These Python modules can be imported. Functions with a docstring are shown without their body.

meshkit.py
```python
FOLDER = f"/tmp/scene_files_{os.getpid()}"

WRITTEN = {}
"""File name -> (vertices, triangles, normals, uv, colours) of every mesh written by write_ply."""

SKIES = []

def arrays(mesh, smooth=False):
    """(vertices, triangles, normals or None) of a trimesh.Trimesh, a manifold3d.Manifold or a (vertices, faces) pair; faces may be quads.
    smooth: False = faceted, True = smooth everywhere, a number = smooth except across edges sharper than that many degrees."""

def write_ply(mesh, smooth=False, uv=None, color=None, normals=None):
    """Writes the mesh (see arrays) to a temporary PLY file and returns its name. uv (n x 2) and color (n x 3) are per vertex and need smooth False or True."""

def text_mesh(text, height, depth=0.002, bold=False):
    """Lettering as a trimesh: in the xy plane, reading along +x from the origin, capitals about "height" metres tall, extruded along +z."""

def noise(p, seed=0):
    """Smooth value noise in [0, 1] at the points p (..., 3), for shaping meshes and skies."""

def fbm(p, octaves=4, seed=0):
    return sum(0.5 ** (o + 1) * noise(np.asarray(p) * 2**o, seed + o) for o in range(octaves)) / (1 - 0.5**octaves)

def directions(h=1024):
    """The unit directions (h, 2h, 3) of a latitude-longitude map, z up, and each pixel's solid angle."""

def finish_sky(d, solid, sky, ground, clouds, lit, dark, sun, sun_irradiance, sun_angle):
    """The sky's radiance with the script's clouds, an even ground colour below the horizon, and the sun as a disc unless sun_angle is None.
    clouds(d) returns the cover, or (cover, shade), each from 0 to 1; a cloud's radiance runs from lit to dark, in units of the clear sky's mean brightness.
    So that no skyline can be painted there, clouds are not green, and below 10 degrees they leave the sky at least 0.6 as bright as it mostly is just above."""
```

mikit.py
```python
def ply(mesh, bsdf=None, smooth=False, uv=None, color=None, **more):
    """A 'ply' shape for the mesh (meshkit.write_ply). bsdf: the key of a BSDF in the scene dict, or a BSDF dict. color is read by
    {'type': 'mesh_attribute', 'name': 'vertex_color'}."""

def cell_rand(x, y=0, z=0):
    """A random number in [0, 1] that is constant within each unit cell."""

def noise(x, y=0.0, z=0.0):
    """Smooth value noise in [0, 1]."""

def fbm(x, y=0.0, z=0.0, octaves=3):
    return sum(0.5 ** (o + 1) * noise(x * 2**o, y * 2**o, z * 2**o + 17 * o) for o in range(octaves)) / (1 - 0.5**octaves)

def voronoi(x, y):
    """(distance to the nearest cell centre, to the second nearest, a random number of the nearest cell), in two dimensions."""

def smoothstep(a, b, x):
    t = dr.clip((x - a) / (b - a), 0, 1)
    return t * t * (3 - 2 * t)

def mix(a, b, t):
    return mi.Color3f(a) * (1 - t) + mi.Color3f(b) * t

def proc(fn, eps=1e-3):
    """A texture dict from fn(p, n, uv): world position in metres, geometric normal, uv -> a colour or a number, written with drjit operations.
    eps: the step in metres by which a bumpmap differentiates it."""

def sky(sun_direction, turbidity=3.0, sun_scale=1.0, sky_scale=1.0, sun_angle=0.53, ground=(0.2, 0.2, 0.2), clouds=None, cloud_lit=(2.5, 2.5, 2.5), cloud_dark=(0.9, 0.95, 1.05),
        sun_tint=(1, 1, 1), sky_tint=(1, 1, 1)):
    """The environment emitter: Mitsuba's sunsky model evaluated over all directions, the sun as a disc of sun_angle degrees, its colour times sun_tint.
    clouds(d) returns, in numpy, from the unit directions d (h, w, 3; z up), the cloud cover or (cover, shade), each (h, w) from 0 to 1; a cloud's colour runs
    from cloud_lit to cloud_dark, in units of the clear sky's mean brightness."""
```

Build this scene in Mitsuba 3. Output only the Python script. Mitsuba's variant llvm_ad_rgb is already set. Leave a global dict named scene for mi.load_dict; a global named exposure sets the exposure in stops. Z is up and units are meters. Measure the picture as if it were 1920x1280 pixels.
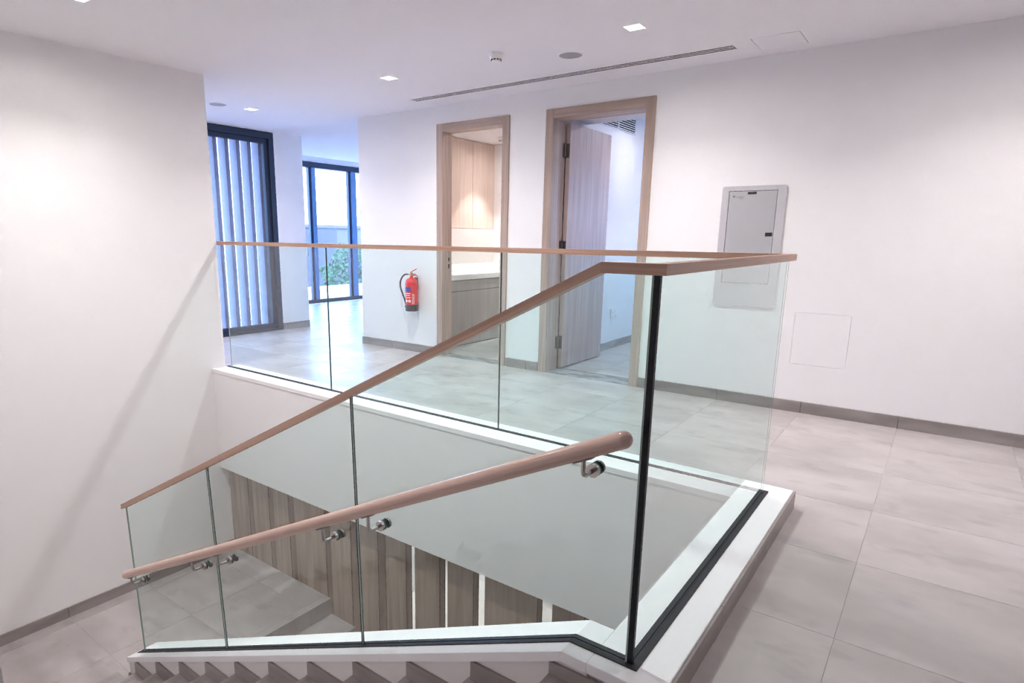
import math
import numpy as np
import drjit as dr
import trimesh
import manifold3d as m3
import mitsuba as mi
import mikit
import meshkit
from shapely.geometry import Polygon, box as sbox
from shapely.ops import unary_union

T = mi.ScalarTransform4f
scene, labels = {}, {}

# ------------------------------------------------------------------ camera, sky, exposure
exposure = 1.27
F_PX, CX, CY = 1155.44, 884.59, 693.89            # pixels of a 1920 x 1280 frame
YAW, PITCH, ROLL = 0.6503, 0.2128, 0.0100
EYE = np.array([0.0, 0.0, 1.25])
_fw = np.array([-math.sin(YAW) * math.cos(PITCH), math.cos(YAW) * math.cos(PITCH), -math.sin(PITCH)])
_ri = np.array([math.cos(YAW), math.sin(YAW), 0.0])
_up = np.cross(_ri, _fw)
_up2 = -_ri * math.sin(ROLL) + _up * math.cos(ROLL)
scene['camera'] = {
    'type': 'perspective',
    'to_world': T().look_at(origin=EYE.tolist(), target=(EYE + _fw).tolist(), up=_up2.tolist()),
    'fov': math.degrees(2 * math.atan(960 / F_PX)), 'fov_axis': 'x',
    'principal_point_offset_x': (960 - CX) / 1920,
    'principal_point_offset_y': (640 - CY) / 1280,
    'near_clip': 0.02, 'far_clip': 500.0,
}
SKY_SCALE = 30.0
scene['sky'] = mikit.sky(sun_direction=(0.5, -0.3, 0.8), turbidity=4.0, sun_scale=0.05 * SKY_SCALE, sky_scale=SKY_SCALE,
                         ground=(0.3, 0.3, 0.3), sky_tint=(0.72, 0.93, 1.36),
                         clouds=lambda d: np.full(d.shape[:2], 0.35), cloud_lit=(1.45, 1.75, 2.3))
LAMP = (205.0, 192.0, 192.0)                       # radiance of the square downlights
LAMP_ROOM = (300.0, 300.0, 330.0)
LAMP_BATH = (150.0, 142.0, 140.0)
LAMP_LOUNGE = (650.0, 650.0, 700.0)
LAMP_BELOW = (1150.0, 1090.0, 1090.0)
LAMP_STAIR = (235.0, 223.0, 215.0)
BEAM = (3.1, 2.93, 2.93)                           # added narrow beam of each hall downlight, in its axis

# ------------------------------------------------------------------ helpers
_count = {}


def key_for(name):
    n = _count.get(name, 0)
    _count[name] = n + 1
    return name if n == 0 else f'{name}_{n:03d}'


def obj(name, mesh, bsdf, parent=None, smooth=False, **more):
    key = key_for(f'{parent}__{name}' if parent else name)
    scene[key] = mikit.ply(mesh, bsdf, smooth, **more)
    return key


def thing(name, label, cat, group=None):
    key = key_for(name)
    labels[key] = {'label': label, 'category': cat}
    if group:
        labels[key]['group'] = group
    return key


def struct(name, label):
    key = key_for(name)
    labels[key] = {'label': label, 'kind': 'structure'}
    return key


def tag(key, label):
    labels[key] = {'label': label}
    return key


def cbox(x0, x1, y0, y1, z0, z1, c=0.0):
    x0, x1 = sorted((x0, x1)); y0, y1 = sorted((y0, y1)); z0, z1 = sorted((z0, z1))
    if c <= 0:
        b = trimesh.creation.box((x1 - x0, y1 - y0, z1 - z0))
        b.apply_translation(((x0 + x1) / 2, (y0 + y1) / 2, (z0 + z1) / 2))
        return b
    c = min(c, (x1 - x0) / 3, (y1 - y0) / 3, (z1 - z0) / 3)
    pts = []
    for x, sx in ((x0, 1), (x1, -1)):
        for y, sy in ((y0, 1), (y1, -1)):
            for z, sz in ((z0, 1), (z1, -1)):
                pts += [(x, y + sy * c, z + sz * c), (x + sx * c, y, z + sz * c), (x + sx * c, y + sy * c, z)]
    return hull(pts)


def hull(pts):
    return trimesh.convex.convex_hull(np.array(pts, float))


def cat(*ms):
    return trimesh.util.concatenate(list(ms))


def ext_xy(poly, z0, z1):
    geoms = getattr(poly, 'geoms', [poly])
    out = []
    for g in geoms:
        m = trimesh.creation.extrude_polygon(g, z1 - z0, engine='earcut')
        m.apply_translation((0, 0, z0))
        out.append(m)
    return cat(*out)


def ext_xz(poly, y0, y1):
    """polygon in (x, z), extruded along y"""
    geoms = getattr(poly, 'geoms', [poly])
    out = []
    for g in geoms:
        m = trimesh.creation.extrude_polygon(g, y1 - y0, engine='earcut')
        v = m.vertices
        m = trimesh.Trimesh(np.c_[v[:, 0], y1 - v[:, 2], v[:, 1]], m.faces, process=False)
        out.append(m)
    return cat(*out)


def ext_yz(poly, x0, x1):
    geoms = getattr(poly, 'geoms', [poly])
    out = []
    for g in geoms:
        m = trimesh.creation.extrude_polygon(g, x1 - x0, engine='earcut')
        v = m.vertices
        m = trimesh.Trimesh(np.c_[x0 + v[:, 2], v[:, 0], v[:, 1]], m.faces, process=False)
        out.append(m)
    return cat(*out)


def sheet(pts):
    p = np.array(pts, float)
    f = [(0, i, i + 1) for i in range(1, len(p) - 1)]
    return trimesh.Trimesh(p, f, process=False)


def cyl(p0, p1, r, n=24, r1=None):
    """solid cylinder or cone from p0 to p1"""
    p0, p1 = np.array(p0, float), np.array(p1, float)
    d = p1 - p0; L = np.linalg.norm(d); d /= L
    a = np.cross(d, [0, 0, 1.0] if abs(d[2]) < .9 else [1.0, 0, 0]); a /= np.linalg.norm(a)
    b = np.cross(d, a)
    t = np.arange(n) * 2 * math.pi / n
    ring = np.cos(t)[:, None] * a + np.sin(t)[:, None] * b
    return hull(np.vstack([p0 + r * ring, p1 + (r if r1 is None else r1) * ring]))


def tube(pts, r, n=14, rounds=True):
    """chain of hulls of rings: a bent rod with round joints"""
    ms = []
    for a, b in zip(pts[:-1], pts[1:]):
        ms.append(cyl(a, b, r, n))
    if rounds:
        for p in pts[1:-1]:
            s = trimesh.creation.icosphere(subdivisions=2, radius=r)
            s.apply_translation(p)
            ms.append(s)
    man = m3.Manifold()
    for m in ms:
        man += m3.Manifold(m3.Mesh(np.asarray(m.vertices, np.float32), np.asarray(m.faces, np.uint32)))
    q = man.to_mesh()
    return trimesh.Trimesh(q.vert_properties[:, :3], q.tri_verts, process=False)


def sweep_tube(path, r, n=12):
    """smooth tube along a path of points"""
    p = np.asarray(path, float)
    t = np.gradient(p, axis=0); t /= np.linalg.norm(t, axis=1, keepdims=True)
    a = np.cross(t[0], [0.3, 0.9, 0.1]); a /= np.linalg.norm(a)
    rings = []
    for i in range(len(p)):
        a = a - t[i] * (a @ t[i]); a /= np.linalg.norm(a)
        b = np.cross(t[i], a)
        th = np.arange(n) * 2 * math.pi / n
        rings.append(p[i] + r * (np.cos(th)[:, None] * a + np.sin(th)[:, None] * b))
    v = np.vstack(rings + [p[:1], p[-1:]])
    f = []
    N = len(p)
    for i in range(N - 1):
        for j in range(n):
            k = (j + 1) % n
            f += [(i * n + j, i * n + k, (i + 1) * n + k), (i * n + j, (i + 1) * n + k, (i + 1) * n + j)]
    for j in range(n):
        k = (j + 1) % n
        f += [(N * n, k, j), (N * n + 1, (N - 1) * n + j, (N - 1) * n + k)]
    m = trimesh.Trimesh(v, f, process=False)
    m.fix_normals()
    return m


def lathe(profile, center, n=40):
    """profile: (r, z) pairs from bottom to top"""
    m = trimesh.creation.revolve(np.array(profile, float), sections=n)
    m.apply_translation(center)
    m.fix_normals()
    return m


def curve(pts, n=40):
    from scipy.interpolate import CubicSpline
    p = np.array(pts, float)
    s = np.r_[0, np.cumsum(np.linalg.norm(np.diff(p, axis=0), axis=1))]
    return CubicSpline(s, p)(np.linspace(0, s[-1], n))


def frame_yz(x0, x1, y0, y1, z0, z1, w, wb=None, c=.002):
    """rectangular frame in a plane of constant x, as four bars joined"""
    wb = w if wb is None else wb
    return cat(cbox(x0, x1, y0, y0 + w, z0, z1, c), cbox(x0, x1, y1 - w, y1, z0, z1, c),
               cbox(x0, x1, y0 + w, y1 - w, z1 - w, z1, c), cbox(x0, x1, y0 + w, y1 - w, z0, z0 + wb, c))


def srgb(r, g, b):
    f = lambda c: c / 12.92 if c <= 0.04045 else ((c + 0.055) / 1.055) ** 2.4
    return tuple(f(v / 255) for v in (r, g, b))


# ------------------------------------------------------------------ materials
def diffuse(name, col):
    scene[name] = {'type': 'twosided', 'bsdf': {'type': 'diffuse', 'reflectance': {'type': 'rgb', 'value': list(col)}}}


def princ(name, col, rough=.5, metal=0.0, spec=.5, coat=0.0, bump=None):
    base = col if isinstance(col, dict) else {'type': 'rgb', 'value': list(col)}
    d = {'type': 'principled', 'base_color': base, 'roughness': rough, 'metallic': metal, 'specular': spec}
    if coat:
        d['clearcoat'] = coat
        d['clearcoat_gloss'] = .9
    scene[name] = {'type': 'twosided', 'bsdf': d}


diffuse('wall_paint', (0.805, 0.788, 0.786))
diffuse('ceiling_paint', (0.80, 0.775, 0.785))
diffuse('stone_white', (0.82, 0.81, 0.815))
diffuse('plaster_stair', (0.74, 0.70, 0.695))


def tile_tex(p, n, uv):
    r = mikit.cell_rand(dr.floor((p.x + 0.13) / 0.6), dr.floor((p.y - 2.71) / 0.6), dr.floor(p.z * 4 + .3))
    x, y = p.x + 7 * r, p.y + 13 * r
    a = mikit.fbm(x * 2.0, y * 3.2, p.z * 3 + 3 * r, 5)
    b = mikit.fbm(x * 9, y * 22, 5.0, 3)
    s = mikit.smoothstep(0.28, 0.75, a)
    base = mikit.mix((0.335, 0.302, 0.294), (0.420, 0.383, 0.375), s)
    base = base * (0.96 + 0.08 * b)
    dark = mikit.smoothstep(0.60, 0.80, mikit.fbm(x * 6 + 9, y * 11, 2.0, 4))
    base = base * (1 - 0.11 * dark)
    return base * (0.99 + 0.02 * r)


def tile_rough(p, n, uv):
    return 0.30 + 0.16 * mikit.fbm(p.x * 3, p.y * 6, p.z * 2, 3)


princ('floor_tile', mikit.proc(tile_tex), mikit.proc(tile_rough), spec=.45)


def skirt_tex(p, n, uv):
    a = mikit.fbm(p.x * 3, p.y * 3, p.z * 9, 4)
    return mikit.mix((0.225, 0.195, 0.186), (0.315, 0.28, 0.27), mikit.smoothstep(.3, .7, a))


princ('skirt_tile', mikit.proc(skirt_tex), .42, spec=.4)
princ('threshold_stone', mikit.proc(lambda p, n, uv: mikit.mix((.16, .155, .16), (.27, .26, .265), mikit.smoothstep(.35, .65, mikit.fbm(p.x * 9, p.y * 16, 1., 4)))), .4)
diffuse('grout', (0.40, 0.365, 0.355))


def wood(axis, c1, c2, fine=70.0, slope=0.0):
    def fn(p, n, uv):
        z = p.z - slope * p.x
        q = {'x': (p.x, p.y, z), 'y': (p.y, p.x, z), 'z': (z, p.x, p.y)}[axis]
        g = mikit.fbm(q[1] * fine, q[2] * fine, q[0] * 1.8, 4)
        w = mikit.fbm(q[1] * fine * .18, q[2] * fine * .18, q[0] * .5 + 3, 3)
        t = mikit.smoothstep(.25, .75, .55 * g + .45 * w)
        return mikit.mix(c1, c2, t)
    return mikit.proc(fn)


OAK1, OAK2 = srgb(154, 134, 123), srgb(184, 164, 153)
princ('oak_upright', wood('z', OAK1, OAK2, 60), .5, spec=.3)
princ('oak_across', wood('x', OAK1, OAK2, 60), .5, spec=.3)
princ('oak_leaf', wood('z', srgb(166, 146, 142), srgb(188, 167, 162), 45), .5, spec=.3)
princ('oak_panel', wood('z', srgb(194, 174, 162), srgb(210, 190, 178), 40), .5, spec=.3)
RAIL1, RAIL2 = srgb(160, 124, 104), srgb(190, 154, 135)
princ('rail_wood_x', wood('x', RAIL1, RAIL2, 90), .38, spec=.45)
princ('rail_wood_y', wood('y', RAIL1, RAIL2, 90), .38, spec=.45)
princ('rail_wood_slope', wood('x', RAIL1, RAIL2, 90, .502), .38, spec=.45)
princ('handrail_wood', wood('x', srgb(168, 138, 126), srgb(192, 164, 153), 90, .488), .22, spec=.5, coat=.5)
princ('slat_wood', wood('z', srgb(142, 124, 112), srgb(172, 154, 141), 34), .5, spec=.3)
princ('slat_edge', srgb(84, 68, 62), .6)
princ('steel', (0.44, 0.40, 0.38), .25, 1.0)
princ('steel_dark', (0.20, 0.18, 0.17), .35, 1.0)
princ('rubber', (0.035, 0.036, 0.042), .45)
princ('sealant', (0.005, 0.008, 0.011), .4, .0, .25)
princ('channel_metal', (0.028, 0.028, 0.034), .55, .0, .25)
princ('dark_aluminium', srgb(48, 58, 76), .4, .35)
princ('fin_metal', srgb(114, 115, 142), .5, .0, .4)
diffuse('glass_edge', (0.34, 0.40, 0.385))
princ('glass_edge_dark', (0.03, 0.055, 0.055), .2)
princ('white_plastic', (0.78, 0.77, 0.77), .4)
princ('white_metal', (0.75, 0.745, 0.75), .45)
princ('grey_metal', srgb(182, 180, 183), .4, .0, .4)
princ('grey_metal_door', srgb(168, 167, 170), .4, .0, .4)
princ('speaker_grille', (0.30, 0.29, 0.30), .7)
princ('black_plastic', (0.012, 0.012, 0.014), .4)
princ('dark_void', (0.02, 0.018, 0.02), .9)
princ('red_paint', srgb(206, 34, 38), .3, coat=.4)
princ('blue_print', srgb(52, 52, 140), .5)
princ('pale_print', srgb(232, 200, 196), .5)
princ('green_print', srgb(96, 108, 92), .5)
princ('brass', (0.62, 0.42, 0.24), .35, 1.0)
princ('counter_stone', (0.84, 0.82, 0.80), .3)
princ('cabinet_grey', wood('z', srgb(158, 152, 146), srgb(168, 162, 156), 30), .5)
princ('splash_stone', srgb(206, 194, 190), .45)
princ('facade', srgb(72, 72, 84), .8)
princ('facade_dark', srgb(54, 56, 70), .8)
princ('pavement', srgb(170, 170, 170), .8)
princ('floor_below', srgb(215, 212, 210), .6)
princ('asphalt', srgb(130, 130, 132), .9)
princ('bark', srgb(96, 84, 74), .9)
scene['leaf'] = {'type': 'twosided', 'bsdf': {'type': 'diffuse', 'reflectance': {'type': 'rgb', 'value': list(srgb(58, 84, 66))}}}
diffuse('lamp_face', (0.8, 0.8, 0.8))
scene['rail_glass'] = {'type': 'thindielectric', 'int_ior': 1.5, 'ext_ior': 1.0,
                       'specular_transmittance': {'type': 'rgb', 'value': [0.81, 0.94, 0.92]}}
scene['window_glass'] = {'type': 'thindielectric', 'int_ior': 1.5, 'ext_ior': 1.0,
                         'specular_transmittance': {'type': 'rgb', 'value': [0.88, 0.94, 0.97]}}

# ------------------------------------------------------------------ main dimensions
D = 4.99            # face of the wall with the two doors
C = 2.52            # ceiling
LW = -5.05          # face of the wall beside the stairs
S = 1.658           # landing below the upper floor
CZ = 0.09           # top of the kerb round the stair well
GX, GYN, GYF = -0.55, 1.475, 3.0     # planes of the glass: side, stair side, far side
GF = -3.35          # ground floor level
CW = -5.42          # free end of the door wall
WX = -7.06          # plane of the louvred window
W2X = -9.37         # plane of the sliding window
YB = 0.15           # wall on the near side of the stairs
SL = 0.4746         # slope of the stair kerb
XB = -0.735         # where the kerb starts to slope
XE = -3.765         # lower end of the kerb

# ------------------------------------------------------------------ floors
TP, TX0, TY0 = 0.6, -0.13, 2.71


def tiled_floor(name, label, poly, z, joint=.0016):
    f = struct(name, label)
    obj('base', ext_xy(poly, z - .06, z - .0018), 'grout', f)
    x0, y0, x1, y1 = poly.bounds
    for i in range(math.floor((x0 - TX0) / TP), math.ceil((x1 - TX0) / TP)):
        for j in range(math.floor((y0 - TY0) / TP), math.ceil((y1 - TY0) / TP)):
            cell = sbox(TX0 + i * TP + joint / 2, TY0 + j * TP + joint / 2, TX0 + (i + 1) * TP - joint / 2, TY0 + (j + 1) * TP - joint / 2)
            g = cell.intersection(poly)
            for q in getattr(g, 'geoms', [g]):
                if q.geom_type == 'Polygon' and q.area > 4e-4:
                    obj('tile', ext_xy(q, z - .0018, z), 'floor_tile', f)
    return f


hall = unary_union([sbox(-7.06, 3.11, 2.4, D), sbox(-0.44, -1.6, 2.4, 3.2), sbox(-0.772, YB, -0.40, 1.41),
                    sbox(-7.06, 2.98, -5.25, 3.2), sbox(-9.33, 5.49, CW, 9.3), sbox(-7.06, D - .1, CW, 5.6)])
tiled_floor('floor', 'upper floor of large grey concrete-look tiles', hall, 0.0)
tiled_floor('floor_bathroom', 'pale tiled bathroom floor behind the first door', sbox(-4.87, 5.16, -3.2, 6.85), 0.0)
tiled_floor('floor_bedroom', 'grey tiled floor of the room behind the second door', sbox(-3.01, 5.25, 0.4, 8.6), 0.0)
tiled_floor('floor_landing', 'grey tiled stair landing below the upper floor', unary_union([sbox(LW, 1.41, -3.66, 2.93), sbox(LW, YB, -3.945, 1.6)]), -S)

slab = struct('floor_slab', 'concrete slab under the upper floor with its white plastered edge around the stair well')
obj('body', ext_xy(unary_union([sbox(-7.26, 3.1, 2.5, 9.4), sbox(-9.9, 5.0, 2.5, 9.4), sbox(-7.26, 2.86, LW, 3.2)]), -.38, -.06), 'wall_paint', slab)
obj('body', ext_xy(unary_union([sbox(-0.44, -1.8, 2.5, 3.2), sbox(-0.77, -1.8, -.4, 1.41)]), -.38, -.06), 'wall_paint', slab)
obj('edge', cbox(LW, -0.655, 2.852, 2.93, -.83, .058), 'wall_paint', slab)
obj('edge', cbox(-0.655, -0.445, 1.42, 3.09, -.83, .058), 'wall_paint', slab)
obj('edge', cbox(LW, -0.655, 2.93, 3.095, -.38, .058), 'wall_paint', slab)
obj('landing_slab', cbox(LW, -3.66, 1.59, 2.93, -S - .2, -S - .06), 'plaster_stair', slab)
obj('landing_slab', cbox(LW, -3.945, YB, 1.6, -S - .2, -S - .06), 'plaster_stair', slab)

gfl = struct('floor_ground', 'pale floor of the storey below the stairs')
obj('base', cbox(-9.9, 2.5, -1.9, 9.4, GF - .1, GF), 'floor_below', gfl)

# ------------------------------------------------------------------ ceiling with openings for the downlights
HALL_LAMPS = [(-1.735, 3.90), (-3.868, 3.92), (-5.963, 4.02), (0.39, 3.90)]
STAIR_LAMPS = [(-4.02, 1.66), (-1.90, 1.66)]
LH = 0.055
ceil_poly = unary_union([sbox(-7.26, -1.8, 2.5, D + .05), sbox(-8.55, D - .1, CW + .05, 9.3)])
ceil_poly = ceil_poly.difference(unary_union([sbox(x - LH, y - LH, x + LH, y + LH) for x, y in HALL_LAMPS + STAIR_LAMPS]))
slot_y = [4.622, 4.657, 4.692]
ceil_poly = ceil_poly.difference(unary_union([sbox(-4.285, y, -1.345, y + .02) for y in slot_y]))
HX0, HX1, HY0, HY1 = -1.22, -0.93, 4.55, 4.85
ceil_poly = ceil_poly.difference(sbox(HX0, HY0, HX1, HY1).difference(sbox(HX0 + .003, HY0 + .003, HX1 - .003, HY1 - .003)))
ce = struct('ceiling', 'smooth white ceiling with square downlights')
obj('board', ext_xy(ceil_poly, C, C + .03), 'ceiling_paint', ce)
obj('deck', cbox(-9.9, 2.5, -1.9, 9.4, C + .17, C + .25), 'ceiling_paint', ce)
obj('pelmet', cbox(-8.57, -8.55, 5.4, 9.3, C, C + .17), 'ceiling_paint', ce)

# ------------------------------------------------------------------ walls
w = struct('wall_left', 'tall white wall beside the stair landing')
obj('surface', cbox(LW - .2, LW, -1.8, 2.975, GF, C), 'wall_paint', w)

wp = sbox(CW, 0, 2.5, C)
D1X0, D1X1, D2X0, D2X1, DH = -4.187, -3.457, -2.915, -2.075, 2.27
wp = wp.difference(unary_union([sbox(D1X0 - .02, -.1, D1X1 + .02, DH + .02), sbox(D2X0 - .02, -.1, D2X1 + .02, DH + .02)]))
WHX0, WHX1, WHZ0, WHZ1 = -0.84, -0.484, 0.36, 0.74
hatch_gap = sbox(WHX0, WHZ0, WHX1, WHZ1).difference(sbox(WHX0 + .001, WHZ0 + .001, WHX1 - .001, WHZ1 - .001))
w = struct('wall_back', 'long white wall with two door openings')
obj('surface', ext_xz(wp.difference(hatch_gap), D, D + .02), 'wall_paint', w)
obj('core', ext_xz(wp.intersection(sbox(CW, 0, -3.1, C)), D + .02, D + .15), 'wall_paint', w)
obj('core', ext_xz(wp.intersection(sbox(-3.1, 0, 2.5, C)), D + .02, D + .25), 'wall_paint', w)
w = struct('wall_lounge', 'white end wall of the door wall facing the lounge')
obj('surface', cbox(CW, CW + .15, D + .15, 9.4, 0, C), 'wall_paint', w)
w = struct('wall_window', 'white wall pier to the right of the louvred window')
obj('surface', cbox(WX - .2, WX, 5.05, 5.49, 0, C), 'wall_paint', w)
obj('surface', cbox(WX - .2, WX, 2.6, 3.2, 0, C), 'wall_paint', w)
obj('surface', cbox(W2X - .2, WX - .19, 5.29, 5.49, 0, C + .17), 'wall_paint', w)
w = struct('wall_sliding', 'white wall around the sliding window')
slw = sbox(5.3, -.1, 9.4, C + .17).difference(sbox(6.2, -.2, 9.2, 2.545))
obj('surface', ext_yz(slw, W2X - .2, W2X - .02), 'wall_paint', w)
w = struct('wall_lounge_end', 'white end wall of the lounge')
obj('surface', cbox(W2X - .2, CW + .1, 9.3, 9.5, 0, C + .17), 'wall_paint', w)
w = struct('wall_corridor', 'white wall behind the stair wall')
obj('surface', cbox(WX - .2, LW - .2, 2.78, 2.97, 0, C), 'wall_paint', w)
w = struct('wall_stair', 'white wall on the near side of the stairs')
obj('surface', cbox(LW, -0.72, YB - .2, YB, GF, C), 'wall_paint', w)
w = struct('wall_right', 'white wall at the right end of the landing')
obj('surface', cbox(2.4, 2.6, -1.8, D, GF, C), 'wall_paint', w)
w = struct('wall_rear', 'white wall behind the viewer')
obj('surface', cbox(LW, 2.6, -2.0, -1.6, GF, C), 'wall_paint', w)
w = struct('wall_ground', 'white walls of the storey below')
obj('surface', cbox(LW - .2, LW, 2.95, 6.4, GF, -.38), 'wall_paint', w)
gw = sbox(LW - .2, GF, 2.6, -.38)
obj('surface', ext_xz(gw, 6.2, 6.4), 'wall_paint', w)
obj('surface', cbox(2.4, 2.6, 2.9, 6.4, GF, -.38), 'wall_paint', w)
w = struct('wall_bathroom', 'bathroom walls: white plaster at the back and right')
obj('surface', cbox(-5.0, -3.1, 6.85, 7.0, 0, 2.6), 'wall_paint', w)
obj('surface', cbox(-3.2, -3.02, 5.14, 7.0, 0, 2.6), 'wall_paint', w)
obj('surface', cbox(-5.05, -4.89, 5.14, 7.0, 0, 2.6), 'wall_paint', w)
obj('panel', cbox(-4.89, -4.87, 5.15, 6.388, 1.355, 2.40, .002), 'oak_panel', w)
obj('panel', cbox(-4.89, -4.87, 6.392, 6.85, 1.355, 2.40, .002), 'oak_panel', w)
tag(w + '__panel', 'light oak wall panel'); tag(w + '__panel_001', 'light oak wall panel')
tag(obj('splashback', cbox(-4.89, -4.868, 5.15, 6.85, .82, 1.352, .002), 'splash_stone', w), 'pale beige stone splashback')
bc = struct('ceiling_bathroom', 'low white bathroom ceiling')
BL = (-4.22, 6.42)
bc_poly = sbox(-5.0, 5.14, -3.1, 6.95).difference(unary_union([sbox(x - .05, y - .05, x + .05, y + .05) for x, y in (BL, (-3.75, 5.6))]))
obj('board', ext_xy(bc_poly, 2.416, 2.44), 'ceiling_paint', bc)
w = struct('wall_bedroom', 'white wall of the room behind the open door')
obj('surface', cbox(-3.03, -3.01, 5.24, 8.8, 0, 2.7), 'wall_paint', w)
bw = sbox(-3.1, 0, 0.6, 2.7).difference(sbox(-1.9, .9, -0.6, 2.2))
obj('surface', ext_xz(bw, 8.6, 8.8), 'wall_paint', w)
obj('surface', cbox(0.4, 0.6, 5.24, 8.8, 0, 2.7), 'wall_paint', w)
bc = struct('ceiling_bedroom', 'white ceiling of the room behind the open door with a lower bulkhead')
obj('board', ext_xy(sbox(-3.02, 5.2, .5, 8.7).difference(sbox(-2.405, 6.645, -2.295, 6.755)), 2.575, 2.60), 'ceiling_paint', bc)
obj('deck', cbox(-3.02, .5, 5.2, 8.7, 2.62, 2.66), 'ceiling_paint', bc)
obj('bulkhead', cbox(-3.0, .4, 5.25, 5.77, 2.335, 2.575), 'ceiling_paint', bc)

# baseboards: tiles 0.6 m long along the door wall
BH = .085


def board_x(name, label, xa, xb, yface, z0=0.0, side=-1, h=BH):
    s = struct(name, label)
    edges = [xa] + [TX0 + k * TP for k in range(-20, 20) if xa + .02 < TX0 + k * TP < xb - .02] + [xb]
    for a, b in zip(edges[:-1], edges[1:]):
        obj('tile', cbox(a + .001, b - .001, yface, yface + side * .012, z0, z0 + h, .0015), 'skirt_tile', s)


def board_y(name, label, ya, yb, xface, z0=0.0, side=1, h=BH):
    s = struct(name, label)
    edges = [ya] + [TY0 + k * TP for k in range(-20, 20) if ya + .02 < TY0 + k * TP < yb - .02] + [yb]
    for a, b in zip(edges[:-1], edges[1:]):
        obj('tile', cbox(xface, xface + side * .012, a + .001, b - .001, z0, z0 + h, .0015), 'skirt_tile', s)


board_x('baseboard_back', 'grey tile baseboard along the door wall', CW - .012, -4.272, D)
board_x('baseboard_back', 'grey tile baseboard between the two doors', -3.370, -3.0, D)
board_x('baseboard_back', 'grey tile baseboard right of the wider door', -2.0, 2.4, D)
board_y('baseboard_left', 'grey tile baseboard along the landing wall', YB, 2.92, LW, -S)
board_y('baseboard_window', 'grey tile baseboard under the pier beside the louvred window', 5.05, 5.49, WX)
board_y('baseboard_bedroom', 'grey tile baseboard in the room behind the open door', 5.26, 8.6, -3.01)
board_y('baseboard_lounge', 'grey tile baseboard of the lounge', D, 9.3, CW, side=-1)

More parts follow.
